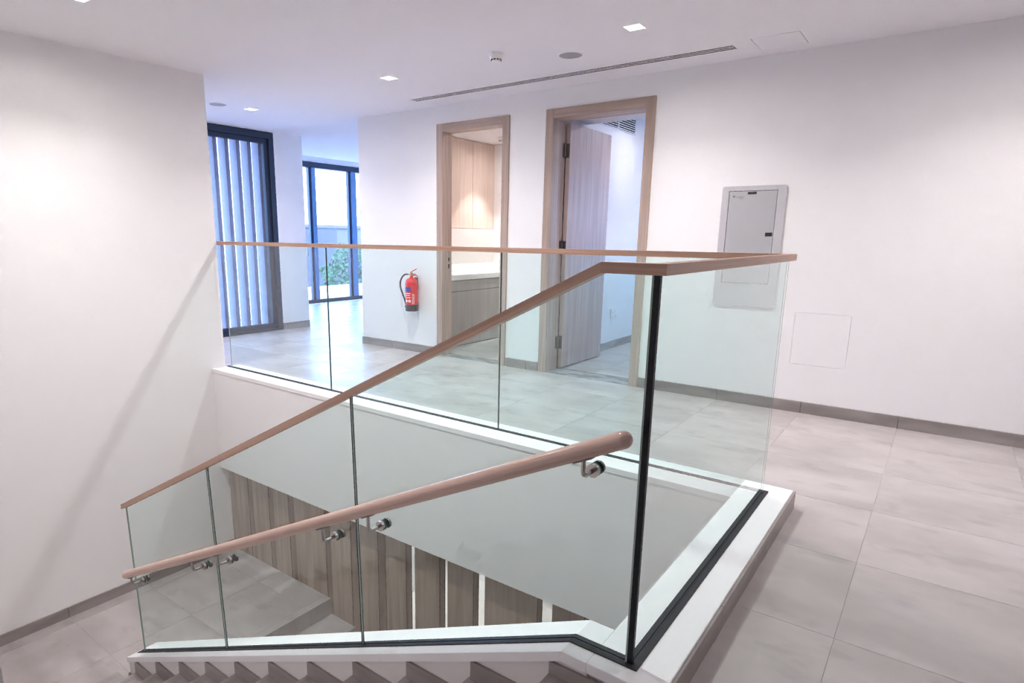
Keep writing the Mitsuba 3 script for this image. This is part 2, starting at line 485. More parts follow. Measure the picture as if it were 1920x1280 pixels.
# flush access hatches
t = thing('ceiling_hatch', 'flush white access hatch in the ceiling right of the linear air vent', 'access panel')
obj('panel', cbox(HX0 + .003, HX1 - .003, HY0 + .003, HY1 - .003, C - .0005, C + .028), 'ceiling_paint', t)
t = thing('wall_hatch', 'flush white access hatch low in the wall right of the grey electrical panel', 'access panel')
obj('panel', cbox(WHX0 + .001, WHX1 - .001, D, D + .019, WHZ0 + .001, WHZ1 - .001), 'wall_paint', t)

# ------------------------------------------------------------------ kerb round the stair well
kb = struct('trim_1', 'white stone kerb carrying the glass, level around the corner and sloping down beside the stairs')
ZC = .032


def slope_z(x):
    return CZ if x > XB else CZ + SL * (x - XB)


obj('cap', cbox(-0.655, -0.44, 1.40, 3.11, CZ - ZC, CZ, .002), 'stone_white', kb)
obj('cap', cbox(LW, -0.655, 2.845, 3.11, CZ - ZC, CZ, .002), 'stone_white', kb)
for a, b in ((-0.655, -1.487), (-1.487, -1.806), (-1.806, XE)):
    pts = [(a, slope_z(a)), (b, slope_z(b)), (b, slope_z(b) - ZC), (a, slope_z(a) - ZC)]
    if a > XB > b:
        pts = [(a, CZ), (XB, CZ), (b, slope_z(b)), (b, slope_z(b) - ZC), (XB, CZ - ZC), (a, CZ - ZC)]
    p = Polygon([(x + (.0007 if x == b and b != XE else 0), z) for x, z in pts])
    obj('cap', ext_xz(p.buffer(0), 1.40, 1.59), 'stone_white', kb)
spine = Polygon([(-0.655, CZ - ZC), (XB, CZ - ZC), (XE + .004, slope_z(XE) - ZC), (XE + .004, -S - .2), (-0.655, -1.25)])
obj('spine_wall', ext_xz(spine.buffer(0), 1.412, 1.58), 'plaster_stair', kb)
obj('face', cbox(-0.448, -0.442, 1.41, 3.10, 0, CZ - ZC), 'skirt_tile', kb)
ys = [1.40, 1.93, 2.53, 3.112]
for a, b in zip(ys[:-1], ys[1:]):
    obj('face_tile', cbox(-0.442, -0.430, a + .001, b - .001, .001, CZ - .006, .001), 'skirt_tile', kb)
xs = [-0.43] + [TX0 - k * TP for k in range(1, 9)] + [LW]
for a, b in zip(xs[:-1], xs[1:]):
    obj('face_tile', cbox(b + .001, a - .001, 3.11, 3.122, .001, CZ - .006, .001), 'skirt_tile', kb)

# ------------------------------------------------------------------ stairs
def tread_z(k):
    return 0.0 if k == 0 else (-S if k == 12 else -0.025 - 0.1385 * k)


def tread_x(k):
    return -0.772 - 0.2885 * k


def skirt_top(k):
    return 0.040 - 0.1362 * k


def flight_body(pts, y0, y1, parent):
    obj('body', ext_xz(Polygon(pts).buffer(0), y0, y1), 'plaster_stair', parent)


st = thing('stair_flight', 'grey tiled stair flight running down beside the near glass panels', 'stairs')
for k in range(1, 12):
    x0, x1, z = tread_x(k), tread_x(k - 1), tread_z(k)
    obj('tread', cbox(x0 - .012, x1, YB + .001, 1.412, z - .022, z, .002), 'floor_tile', st)
    obj('groove', cat(*[cbox(x0 + d, x0 + d + .003, YB + .02, 1.39, z, z + .0004) for d in (.012, .024, .036)]), 'skirt_tile', st)
for k in range(0, 12):
    x0, za, zb = tread_x(k), tread_z(k), tread_z(k + 1)
    obj('riser', cbox(x0, x0 + .015, YB + .001, 1.412, zb, za - (.022 if k else .0)), 'skirt_tile', st)
body = [(tread_x(0) + .015, -.06)]
for k in range(0, 12):
    body += [(tread_x(k) + .015, tread_z(k) - .022), (tread_x(k) + .015, tread_z(k + 1) - .022)]
body += [(tread_x(11), -S - .2), (tread_x(0) + .015, -.38)]
flight_body(body, YB + .001, 1.412, st)
for side, ya, yb in (('near', 1.400, 1.413), ('wall', YB + .001, YB + .013)):
    for k in range(0, 12):
        x0, x1 = tread_x(k), tread_x(k - 1)
        if k == 0:
            x1 = -0.45
        if k == 11 and side == 'near':
            x0 = XE
        obj('skirting', cbox(x0, x1 - .001, ya, yb, tread_z(k), skirt_top(k), .0015), 'skirt_tile', st)

st2 = thing('stair_flight', 'lower stair flight of grey tiles going down from the landing beside the wooden slats', 'stairs')
RX, RH = 0.285, 0.138
for j in range(0, 12):
    x0, x1, z = -3.66 + RX * j, -3.66 + RX * (j + 1), -S - RH * (j + 1)
    obj('riser', cbox(x0 - .013, x0 + .003, 1.59, 2.928, z, z + RH - (.001 if j == 0 else .022)), 'floor_tile', st2)
    obj('tread', cbox(x0 - .015, x1 + .01, 1.59, 2.93, z - .022, z, .002), 'floor_tile', st2)
body = []
for j in range(0, 12):
    body += [(-3.675 + RX * j, -S - RH * j - (.06 if j == 0 else .022)), (-3.675 + RX * j, -S - RH * (j + 1) - .022)]
body += [(-3.66 + RX * 12, GF), (-3.66 + RX * 12 - .5, GF), (-3.675, -S - .2)]
flight_body(body, 1.59, 2.93, st2)

# ------------------------------------------------------------------ vertical wooden slats along the lower flight
sc_ = thing('slat_screen', 'screen of tall brown wooden slats between the landing and the storey below', 'screen')
edges = [(-5.05, -4.765), (-4.687, -4.454), (-4.383, -4.172), (-4.09, -3.700), (-3.633, -3.398), (-3.290, -3.097), (-3.012, -2.809),
         (-2.722, -2.492), (-2.420, -2.201), (-2.107, -1.711), (-1.607, -1.396), (-1.302, -1.085), (-0.98, -0.66)]
for i, (a, b) in enumerate(edges):
    yb = 3.02 if i < 6 else 2.998
    sl_ = obj('slat', cbox(a, b, 2.93, yb, GF, -.38, .003), 'slat_wood', sc_)
    obj('edge_band', cat(cbox(b - .001, b + .0012, 2.934, 2.939, GF, -.38), cbox(b - .001, b + .0012, yb - .010, yb - .004, GF, -.38)), 'slat_edge', sl_)

# ------------------------------------------------------------------ glass balustrade
gb = thing('glass_balustrade', 'frameless glass balustrade with a slim wooden top rail around the stair well', 'balustrade')
RT, RB = 1.192, 1.164       # top rail


def rail_slope(x, top=True):
    return (RT if top else RB - .002) - 0.502 * (-0.699 - x)


def glass_panel(pts, parent=gb):
    return obj('glass_panel', sheet(pts), 'rail_glass', parent)


ZB = CZ - .012
# stair side: joints follow the photograph (panes not perfectly plumb)
def zb_s(x):
    return slope_z(x) - .012


J = [(-3.699, -3.665), (-2.738, -2.688), (-1.678, -1.653)]           # (x at the top, x at the bottom)
zt = lambda x: rail_slope(x) - .006
g1 = [(J[0][0], GYN, zt(J[0][0])), (J[0][1], GYN, zb_s(J[0][1])), (J[1][1] - .002, GYN, zb_s(J[1][1])), (J[1][0] - .002, GYN, zt(J[1][0]))]
g2 = [(J[1][0] + .002, GYN, zt(J[1][0])), (J[1][1] + .002, GYN, zb_s(J[1][1])), (J[2][1] - .002, GYN, zb_s(J[2][1])), (J[2][0] - .002, GYN, zt(J[2][0]))]
g3 = [(J[2][0] + .002, GYN, zt(J[2][0])), (J[2][1] + .002, GYN, zb_s(J[2][1])), (XB, GYN, zb_s(XB)), (-0.56, GYN, ZB), (-0.56, GYN, RT - .006), (-0.695, GYN, RT - .006)]
for g in (g1, g2, g3):
    glass_panel(g)
glass_panel([(GX, GYN + .01, ZB), (GX, GYF - .01, ZB), (GX, GYF - .01, RT - .006), (GX, GYN + .01, RT - .006)])
JF = [-5.035, -3.595, -2.065, -0.56]
JFX = [-4.965, -3.630, -2.057, -0.56]
jf = [(-4.975, -5.02), (-3.628, -3.628), (-2.072, -2.072), (-0.56, -0.56)]
FX = [-4.985, -3.632, -2.072, -0.56]
for a, b in zip(FX[:-1], FX[1:]):
    glass_panel([(a + .002, GYF, ZB), (b - .002, GYF, ZB), (b - .002, GYF, RT - .006), (a + .002, GYF, RT - .006)])


def strip(p_top, p_bot, wx, wy, ox=0.0, oy=0.0):
    """thin upright bar between two points, wx by wy in plan"""
    pts = []
    for p in (p_top, p_bot):
        for sx in (-.5, .5):
            for sy in (-.5, .5):
                pts.append((p[0] + ox + sx * wx, p[1] + oy + sy * wy, p[2]))
    return hull(pts)


GT = .0165
for i, (xt, xb) in enumerate(J):
    top, bot = (xt, GYN, zt(xt)), (xb, GYN, zb_s(xb))
    if i:
        obj('joint', strip(top, bot, .0035, .012), 'sealant', gb)
        obj('glass_edge', strip(top, bot, .002, .006, .0035, -.003), 'glass_edge', gb)
    else:
        obj('glass_edge', strip(top, bot, .003, .009), 'glass_edge', gb)
for x in FX[1:-1]:
    obj('joint', strip((x, GYF, RT - .006), (x, GYF, ZB), .004, .010), 'glass_edge_dark', gb)
obj('glass_edge', strip((FX[0], GYF, RT - .006), (FX[0], GYF, ZB), .004, .006), 'glass_edge', gb)
# corners
cj = obj('corner_joint', cbox(-0.564, -0.548, GYN - .006, GYN + .006, CZ, RB), 'sealant', gb)
tag(cj, 'black sealed glass corner joint')
obj('glass_edge', cbox(-0.569, -0.564, GYN - .006, GYN - .001, CZ, RB), 'glass_edge', gb)
obj('glass_edge', cbox(-0.552, -0.550, GYF - .012, GYF - .010, CZ, RB), 'glass_edge', gb)
obj('glass_edge', cbox(-0.562, -0.560, GYF - .001, GYF + .001, CZ, RB), 'glass_edge', gb)


def rail_seg(sa, sb, bs):
    obj('top_rail', hull(sa + sb), bs, gb)


def sec_x(x, y, t, b, wdt=.021):      # section across a rail running along x
    return [(x, y - wdt, t), (x, y + wdt, t), (x, y - wdt, b), (x, y + wdt, b)]


RW = .021
cor_f = [(GX - RW, GYF - RW, RT), (GX + RW, GYF + RW, RT), (GX - RW, GYF - RW, RB), (GX + RW, GYF + RW, RB)]
cor_n = [(GX - RW, GYN + RW, RT), (GX + RW, GYN - RW, RT), (GX - RW, GYN + RW, RB), (GX + RW, GYN - RW, RB)]
rail_seg(sec_x(LW, GYF, RT, RB), cor_f, 'rail_wood_x')
rail_seg(cor_f, cor_n, 'rail_wood_y')
rail_seg(cor_n, sec_x(-0.699, GYN, RT, RB), 'rail_wood_x')
rail_seg(sec_x(-0.699, GYN, RT, RB), sec_x(-3.722, GYN, rail_slope(-3.722), rail_slope(-3.722) - .030), 'rail_wood_slope')
tag(obj('wall_cap', cbox(LW, LW + .012, GYF - .024, GYF + .024, RB - .004, RT + .003, .002), 'rail_wood_y', gb), 'wooden end cap on the wall')
# base channel with rubber gaskets
CHW = .021
for y0, y1 in ((GX - CHW, GX - .004), (GX + .004, GX + CHW)):
    obj('gasket', cbox(y0, y1, GYN - CHW, GYF + .01, CZ - .002, CZ + .004, .001), 'channel_metal', gb)
obj('channel', cbox(GX - .004, GX + .004, GYN, GYF, CZ - .004, CZ + .001), 'sealant', gb)
for s0, s1 in ((-CHW, -.004), (.004, CHW)):
    obj('gasket', cbox(LW, GX + .02, GYF + s0 * .7, GYF + s1 * .7, CZ - .002, CZ + .004, .001), 'channel_metal', gb)
    pl = Polygon([(GX + CHW, CZ - .002), (XB, CZ - .002), (XE + .03, slope_z(XE + .03) - .002), (XE + .03, slope_z(XE + .03) + .004), (XB, CZ + .004), (GX + CHW, CZ + .004)])
    obj('gasket', ext_xz(pl, GYN + s0, GYN + s1), 'channel_metal', gb)
pl = Polygon([(GX, CZ - .004), (XB, CZ - .004), (XE + .03, slope_z(XE + .03) - .004), (XE + .03, slope_z(XE + .03) + .002), (XB, CZ + .002), (GX, CZ + .002)])
obj('channel', ext_xz(pl, GYN - .004, GYN + .004), 'sealant', gb)

# ------------------------------------------------------------------ round handrail on brackets
hr = thing('stair_handrail', 'round wooden handrail held on the stair side of the glass by steel brackets', 'handrail')
HY, HR_ = 1.395, .0235
HS = 0.4884
hrz = lambda x: 0.771 + HS * (x + 0.563)
a3, b3 = np.array([-0.585, HY, hrz(-0.585)]), np.array([-3.615, HY, hrz(-3.615)])
L3 = np.linalg.norm(b3 - a3)
cap = trimesh.creation.cylinder(radius=HR_, height=L3, sections=48)
d3 = (a3 - b3) / L3
prof = [(0, 0), (HR_ * .80, 0), (HR_ * .94, .003), (HR_, .008), (HR_, L3)] + [(HR_ * math.cos(t), L3 + HR_ * math.sin(t)) for t in np.linspace(.1, math.pi / 2, 12)]
prof[-1] = (0, prof[-1][1])
cap = trimesh.creation.revolve(np.array(prof), sections=48)
rot = trimesh.geometry.align_vectors([0, 0, 1], d3)
rot[:3, 3] = b3
cap.apply_transform(rot)
cap.fix_normals()
obj('rail', cap, 'handrail_wood', hr, smooth=40)
for dx, dz in ((-3.545, -.757), (-2.812, -.404), (-2.565, -.285), (-1.778, .092), (-1.518, .217), (-0.690, .635)):
    bk = obj('bracket', tube([(dx, GYN - .02, dz), (dx, HY + .016, dz), (dx, HY + .004, dz + .006), (dx, HY, dz + .018), (dx, HY, hrz(dx) - HR_ + .002)], .0062), 'steel', hr, smooth=40)
    obj('disc', cyl((dx, GYN - .026, dz), (dx, GYN - .0145, dz), .0190, 40), 'steel', bk, smooth=30)
    obj('gasket', cyl((dx, GYN - .0145, dz), (dx, GYN - .0085, dz), .0190, 40), 'rubber', bk, smooth=30)
    obj('back_disc', cyl((dx, GYN + .0085, dz), (dx, GYN + .018, dz), .0185, 40), 'steel_dark', bk, smooth=30)
    sd = cbox(-.03, .03, -.010, .010, -.003, .001, .001)
    sd.apply_transform(trimesh.transformations.rotation_matrix(-math.atan(HS), [0, 1, 0]))
    sd.apply_translation((dx, HY, hrz(dx) - HR_ * 1.10))
    obj('saddle', sd, 'steel_dark', bk)

# ------------------------------------------------------------------ doors
def door_frame(name, label, x0, x1, zt_, depth, cw=.078, cwl=None):
    d = struct(name, label)
    y0 = D - .014
    ix0, ix1 = x0, x1
    obj('casing', cbox(ix0 - cw, ix0, y0, D + .004, 0, zt_ + cw, .002), 'oak_upright', d)
    obj('casing', cbox(ix1, ix1 + cw, y0, D + .004, 0, zt_ + cw, .002), 'oak_upright', d)
    obj('head_casing', cbox(ix0, ix1, y0, D + .004, zt_, zt_ + cw, .002), 'oak_across', d)
    obj('jamb', cbox(ix0 - .02, ix0, D + .004, D + depth, 0, zt_ + .02, .001), 'oak_upright', d)
    obj('jamb', cbox(ix1, ix1 + .02, D + .004, D + depth, 0, zt_ + .02, .001), 'oak_upright', d)
    obj('head_jamb', cbox(ix0, ix1, D + .004, D + depth, zt_, zt_ + .02, .001), 'oak_across', d)
    tag(obj('threshold', cbox(ix0, ix1, D, D + depth + .03, -.02, .002), 'threshold_stone', d), 'dark grey stone threshold')
    return d


d1 = door_frame('door_1', 'narrower oak door frame opening onto the bathroom', D1X0, D1X1, DH, .142, .076)
tag(obj('strike_plate', cat(cbox(-4.187, -4.1855, D + .085, D + .108, 1.00, 1.035), cbox(-4.187, -4.1855, D + .085, D + .108, .925, .968)), 'black_plastic', d1), 'dark strike plate')
d2 = door_frame('door_2', 'wider oak door frame with the leaf standing open', D2X0, D2X1, DH, .205, .078)
LX = -2.872
lf = obj('leaf', cbox(LX - .042, LX, D + .225, D + 1.075, .012, 2.262, .002), 'oak_leaf', d2)
tag(lf, 'open oak door leaf')
for z in (2.025, 1.16, .262):
    hg = obj('hinge', cat(cbox(LX - .040, LX - .004, D + .2225, D + .2252, z - .062, z + .062), cbox(D2X0 - .001, D2X0 + .0025, D + .165, D + .205, z - .062, z + .062),
                          cyl((LX - .040, D + .214, z - .05), (LX - .040, D + .214, z + .05), .008, 16)), 'steel_dark', lf)
hz = .96
obj('handle', cat(cyl((LX, D + 1.0, hz), (LX + .008, D + 1.0, hz), .025, 28), cyl((LX, D + 1.0, hz), (LX + .05, D + 1.0, hz), .008, 16),
                  cbox(LX + .042, LX + .056, D + .885, D + 1.008, hz - .008, hz + .008, .003)), 'steel', lf)

# ------------------------------------------------------------------ windows
w1 = struct('window_1', 'full-height dark aluminium window with metal fins outside')
obj('frame', frame_yz(WX - .12, WX + .002, 3.2, 5.05, 0, 2.51, .072, .045), 'dark_aluminium', w1)
obj('sash', frame_yz(WX - .09, WX - .03, 3.272, 4.978, .045, 2.438, .058, .05), 'dark_aluminium', w1)
obj('pane', sheet([(WX - .06, 3.33, .095), (WX - .06, 4.92, .095), (WX - .06, 4.92, 2.38), (WX - .06, 3.33, 2.38)]), 'window_glass', w1)

fs = thing('fin_screen', 'row of tall metal sun fins outside the dark louvred window', 'sun screen')
for k in range(-8, 5):
    y = 4.445 + .155 * k
    obj('fin', cbox(-7.342, -7.19, y, y + .049, -.05, 2.42, .003), 'fin_metal', fs)
obj('rail', cbox(-7.33, -7.20, 3.15, 5.2, 2.42, 2.47, .003), 'fin_metal', fs)
obj('rail', cbox(-7.33, -7.20, 3.15, 5.2, -.10, -.05, .003), 'fin_metal', fs)

w2 = struct('window_2', 'tall sliding window with blue-grey aluminium stiles in the lounge')
X2 = W2X
obj('head', cbox(X2 - .13, X2, 6.2, 9.2, 2.45, 2.545, .003), 'dark_aluminium', w2)
obj('sill', cbox(X2 - .13, X2, 6.2, 9.2, 0, .072, .003), 'dark_aluminium', w2)
obj('frame', cbox(X2 - .13, X2, 6.2, 6.27, .072, 2.45, .003), 'dark_aluminium', w2)
obj('frame', cbox(X2 - .13, X2, 9.13, 9.2, .072, 2.45, .003), 'dark_aluminium', w2)
princ('stile_metal', srgb(100, 136, 178), .35, .3)
for ya, yb in ((7.45, 7.57), (8.39, 8.55)):
    obj('stile', cbox(X2 - .12, X2 - .05, ya, ya + .045, .07, 2.452, .003), 'dark_aluminium', w2)
    obj('stile', cbox(X2 - .06, X2 - .012, ya + .047, yb, .07, 2.452, .003), 'stile_metal', w2)
for ya, yb in ((6.27, 7.46), (7.56, 8.40), (8.54, 9.13)):
    obj('pane', sheet([(X2 - .08, ya, .07), (X2 - .08, yb, .07), (X2 - .08, yb, 2.45), (X2 - .08, ya, 2.45)]), 'window_glass', w2)
obj('handle', cbox(X2 - .01, X2 + .012, 7.300, 7.318, .87, 1.03, .003), 'steel_dark', w2)

w3 = struct('window_3', 'bedroom window of the room behind the open door')
fr = frame_yz(0, .1, -1.9, -.6, .9, 2.2, .06)
v = fr.vertices
obj('frame', trimesh.Trimesh(np.c_[v[:, 1], 8.65 + v[:, 0], v[:, 2]], fr.faces[:, ::-1], process=False), 'dark_aluminium', w3)
obj('pane', sheet([(-1.84, 8.7, .96), (-.66, 8.7, .96), (-.66, 8.7, 2.14), (-1.84, 8.7, 2.14)]), 'window_glass', w3)

# ------------------------------------------------------------------ downlights
def lamp_face(x, y, z, r):
    return trimesh.Trimesh([(x - r, y - r, z), (x + r, y - r, z), (x + r, y + r, z), (x - r, y + r, z)], [(0, 2, 1), (0, 3, 2)], process=False)


def downlight(x, y, label, z=C, r=LH, power=LAMP, group='square ceiling downlights'):
    t_ = thing('downlight', label, 'downlight', group)
    tr = .004
    obj('trim', cat(cbox(x - r, x - r + tr, y - r, y + r, z - .001, z + .028), cbox(x + r - tr, x + r, y - r, y + r, z - .001, z + .028),
                    cbox(x - r + tr, x + r - tr, y - r, y - r + tr, z - .001, z + .028), cbox(x - r + tr, x + r - tr, y + r - tr, y + r, z - .001, z + .028),
                    cbox(x - r, x + r, y - r, y + r, z + .012, z + .028)), 'white_metal', t_)
    obj('diffuser', lamp_face(x, y, z + .008, r - tr), 'lamp_face', t_, emitter={'type': 'area', 'radiance': {'type': 'rgb', 'value': list(power)}})
    return t_


HALL_TXT = ['square lit downlight to the right, above the linear air vent', 'square lit downlight in the middle, left of the smoke detector',
            'square lit downlight at the left, beside the speaker near the dark window', 'square lit downlight at the right end of the row, out of the picture']
def beam(x, y):
    scene[key_for('downlight_lens')] = {'type': 'spot', 'to_world': T().look_at(origin=[x, y, C - .002], target=[x, y, 0], up=[0, 1, 0]),
                                        'intensity': {'type': 'rgb', 'value': list(BEAM)}, 'cutoff_angle': 66.0, 'beam_width': 24.0}


for (x, y), tx in zip(HALL_LAMPS, HALL_TXT):
    downlight(x, y, tx)
    beam(x, y)
for (x, y), tx in zip(STAIR_LAMPS, ['square lit downlight over the stair landing', 'square lit downlight over the stairs']):
    downlight(x, y, tx, power=LAMP_STAIR)
    beam(x, y)
downlight(-7.2, 7.4, 'square lit downlight in the lounge ceiling', power=LAMP_LOUNGE)
downlight(BL[0], BL[1], 'square lit downlight over the bathroom counter', 2.416, .05, LAMP_BATH)
downlight(-3.75, 5.6, 'square lit downlight inside the bathroom door', 2.416, .05, [.6 * v_ for v_ in LAMP_BATH])
downlight(-4.45, 5.3, 'square lit downlight on the storey below', -.41, .055, LAMP_BELOW)
downlight(-2.35, 6.7, 'square lit downlight in the room behind the open door', 2.575, .055, LAMP_ROOM)
# beam of the bathroom downlight towards the panelled wall
scene['downlight_beam'] = {'type': 'spot', 'to_world': T().look_at(origin=[BL[0], BL[1], 2.40], target=[-4.76, 6.42, .95], up=[0, 1, 0]),
                           'intensity': {'type': 'rgb', 'value': [4.6, 4.35, 4.25]}, 'cutoff_angle': 27.0, 'beam_width': 19.0}

# ------------------------------------------------------------------ ceiling fittings
def speaker(x, y, r, label):
    t_ = thing('ceiling_speaker', label, 'speaker', 'round ceiling speakers')
    obj('rim', lathe([(r - .008, -.004), (r, -.004), (r + .003, 0), (r - .008, 0), (r - .008, -.004)], (x, y, C), 48), 'white_plastic', t_, smooth=30)
    obj('grille', lathe([(0, -.0035), (r - .02, -.0035), (r - .008, -.002), (r - .008, 0), (0, 0)], (x, y, C), 48), 'speaker_grille', t_, smooth=30)


speaker(-2.337, 4.195, .090, 'round grey ceiling speaker between the smoke detector and the right downlight')
speaker(-6.017, 3.675, .090, 'round grey ceiling speaker above the dark louvred window')


def smoke(x, y, z, label, s=1.0):
    t_ = thing('smoke_detector', label, 'smoke detector')
    obj('base', lathe([(0, -.018 * s), (.050 * s, -.018 * s), (.052 * s, -.014 * s), (.052 * s, 0), (0, 0)], (x, y, z), 40), 'white_plastic', t_, smooth=30)
    obj('dome', lathe([(0, -.052 * s), (.026 * s, -.052 * s), (.031 * s, -.046 * s), (.044 * s, -.028 * s), (.047 * s, -.018 * s), (0, -.018 * s)], (x, y, z), 40), 'white_plastic', t_, smooth=30)
    ms = []
    for i in range(10):
        a = i * 2 * math.pi / 10
        b_ = cbox(.029 * s, .037 * s, -.0065 * s, .0065 * s, -.045 * s, -.034 * s)
        b_.apply_transform(trimesh.transformations.rotation_matrix(a, [0, 0, 1]))
        b_.apply_translation((x, y, z))
        ms.append(b_)
    tag(obj('vent', cat(*ms), 'black_plastic', t_), 'black vent slots around the cap')


smoke(-2.748, 3.862, C, 'white smoke detector on the hall ceiling above the doors', 1.05)
smoke(-4.45, 6.40, 2.416, 'white smoke detector on the bathroom ceiling')

lv = thing('linear_vent', 'long three-slot linear air vent in the ceiling above the doors', 'air vent')
for y in slot_y:
    tag(obj('slot', cat(cbox(-4.285, -1.345, y, y + .001, C + .0, C + .05), cbox(-4.285, -1.345, y + .019, y + .02, C + .0, C + .05),
                        cbox(-4.285, -1.345, y, y + .02, C + .05, C + .052)), 'dark_void', lv), 'dark air slot')
for y in (slot_y[0] - .011, slot_y[1] - .012, slot_y[2] - .012, slot_y[2] + .0225):
    obj('bar', cbox(-4.29, -1.340, y, y + .009, C - .0015, C), 'white_metal', lv)

ag = thing('air_grille', 'white wall grille with horizontal blades high in the room behind the open door', 'air vent')
gy0, gy1, gz0, gz1 = 5.80, 6.95, 2.385, 2.565
obj('frame', frame_yz(-3.01, -2.998, gy0, gy1, gz0, gz1, .012, .012, .001), 'white_metal', ag)
obj('backing', cbox(-3.0095, -3.0085, gy0 + .01, gy1 - .01, gz0 + .01, gz1 - .01), 'dark_void', ag)
obj('mullion', cbox(-3.008, -2.999, 6.49, 6.508, gz0 + .012, gz1 - .012), 'white_metal', ag)
for i in range(7):
    z = gz0 + .02 + i * .0225
    for ya, yb in ((gy0 + .012, 6.49), (6.508, gy1 - .012)):
        obj('blade', cbox(-3.008, -3.0, ya, yb, z, z + .008), 'white_metal', ag)

so = thing('wall_socket', 'white wall socket low on the wall behind the open door', 'socket')
obj('plate', cbox(-3.01, -2.998, 6.565, 6.715, .350, .462, .003), 'white_plastic', so)
obj('rocker', cbox(-2.998, -2.994, 6.585, 6.615, .40, .44, .001), 'white_plastic', so)
obj('rocker', cbox(-2.998, -2.994, 6.665, 6.695, .40, .44, .001), 'white_plastic', so)
obj('hole', cat(*[cbox(-2.9985, -2.9975, y + dy, y + dy + .006, .366 + dz, .374 + dz) for y in (6.60, 6.68) for dy, dz in ((-.012, 0), (.008, 0), (-.002, .014))]), 'black_plastic', so)

# ------------------------------------------------------------------ electrical panel
ep = thing('electrical_panel', 'grey metal electrical distribution panel set in the wall right of the doors', 'electrical panel')


def rrect(x0, x1, z0, z1, r):
    return sbox(x0 + r, z0 + r, x1 - r, z1 - r).buffer(r, quad_segs=6)


px0, px1, pz0, pz1 = -1.428, -0.985, .754, 1.637
dx0, dx1, dz0, dz1 = -1.376, -1.046, .93, 1.600
ring = rrect(px0, px1, pz0, pz1, .018).difference(sbox(dx0 - .003, dz0 - .003, dx1 + .003, dz1 + .003))
obj('frame', ext_xz(ring, D - .016, D), 'grey_metal', ep)
obj('gap', cbox(dx0 - .004, dx1 + .004, D - .004, D - .001, dz0 - .004, dz1 + .004), 'dark_void', ep)
dr_ = obj('door', cbox(dx0, dx1, D - .0145, D - .004, dz0, dz1, .0015), 'grey_metal_door', ep)
lt = obj('latch', cbox(-1.098, -1.052, D - .019, D - .0145, 1.277, 1.302, .001), 'black_plastic', dr_)
obj('catch', cbox(-1.246, -1.186, D - .019, D - .0145, 1.578, 1.593, .001), 'black_plastic', dr_)
tx = meshkit.text_mesh('Schneider', .013, .0006)
v = tx.vertices
s_ = .055 / (v[:, 0].max() - v[:, 0].min())
obj('lettering', trimesh.Trimesh(np.c_[-1.330 + v[:, 0] * s_, D - .0147 - v[:, 2], 1.556 + v[:, 1] * s_], tx.faces, process=False), 'green_print', dr_)
tx = meshkit.text_mesh('Electric', .008, .0006)
v = tx.vertices
s_ = .030 / (v[:, 0].max() - v[:, 0].min())
obj('lettering', trimesh.Trimesh(np.c_[-1.305 + v[:, 0] * s_, D - .0147 - v[:, 2], 1.546 + v[:, 1] * s_], tx.faces, process=False), 'green_print', dr_)
obj('emblem', ext_xz(rrect(-1.350, -1.335, 1.556, 1.570, .004), D - .0153, D - .0146), 'green_print', dr_)

# ------------------------------------------------------------------ fire extinguisher
fe = thing('fire_extinguisher', 'red fire extinguisher hung on the white wall left of the bathroom door', 'fire extinguisher')
ex, ey, er = -4.555, 4.905, .067
sh = [(er, .50)] + [(er, .76)] + [(er * math.cos(t), .765 + .055 * math.sin(t)) for t in np.linspace(.1, 1.25, 8)] + [(.018, .822), (.018, .835), (0, .835)]
obj('body', lathe([(0, .50)] + sh, (ex, ey, 0), 48), 'red_paint', fe, smooth=40)
tag(obj('base_ring', lathe([(0, .462), (er - .006, .462), (er + .002, .468), (er + .003, .530), (er - .001, .534), (0, .534)], (ex, ey, 0), 48), 'rubber', fe, smooth=30), 'black plastic base')
obj('valve', cat(cyl((ex, ey, .832), (ex, ey, .872), .015, 20), cyl((ex, ey, .852), (ex - .040, ey - .008, .852), .009, 16), cyl((ex, ey, .856), (ex + .018, ey - .02, .856), .011, 16)), 'brass', fe, smooth=30)
lev = [(ex - .015, ey, .872), (ex + .02, ey, .890), (ex + .075, ey, .912)]
obj('lever', hull([(x + dx, y + dy, z + dz) for x, y, z in (lev[0], lev[2]) for dx, dy, dz in ((0, -.008, 0), (0, .008, 0), (0, -.008, .004), (0, .008, .004))]), 'red_paint', fe)
obj('carry_handle', hull([(x, ey + dy, z + dz) for x, z in ((ex, .862), (ex + .045, .858)) for dy in (-.008, .008) for dz in (0, .004)]), 'red_paint', fe)
obj('carry_handle', hull([(x, ey + dy, z + dz) for x, z in ((ex + .045, .858), (ex + .090, .836)) for dy in (-.008, .008) for dz in (0, .004)]), 'red_paint', fe)
hp = curve([(ex - .038, ey - .008, .852), (ex - .085, ey - .010, .848), (ex - .135, ey - .014, .805), (ex - .150, ey - .018, .745), (ex - .125, ey - .022, .665), (ex - .088, ey - .022, .59), (ex - .072, ey - .018, .535), (ex - .069, ey - .015, .505)], 44)
obj('hose', sweep_tube(hp, .0085), 'rubber', fe, smooth=True)
obj('clip', cbox(ex - .082, ex - .062, ey - .026, ey - .006, .500, .512, .002), 'rubber', fe)


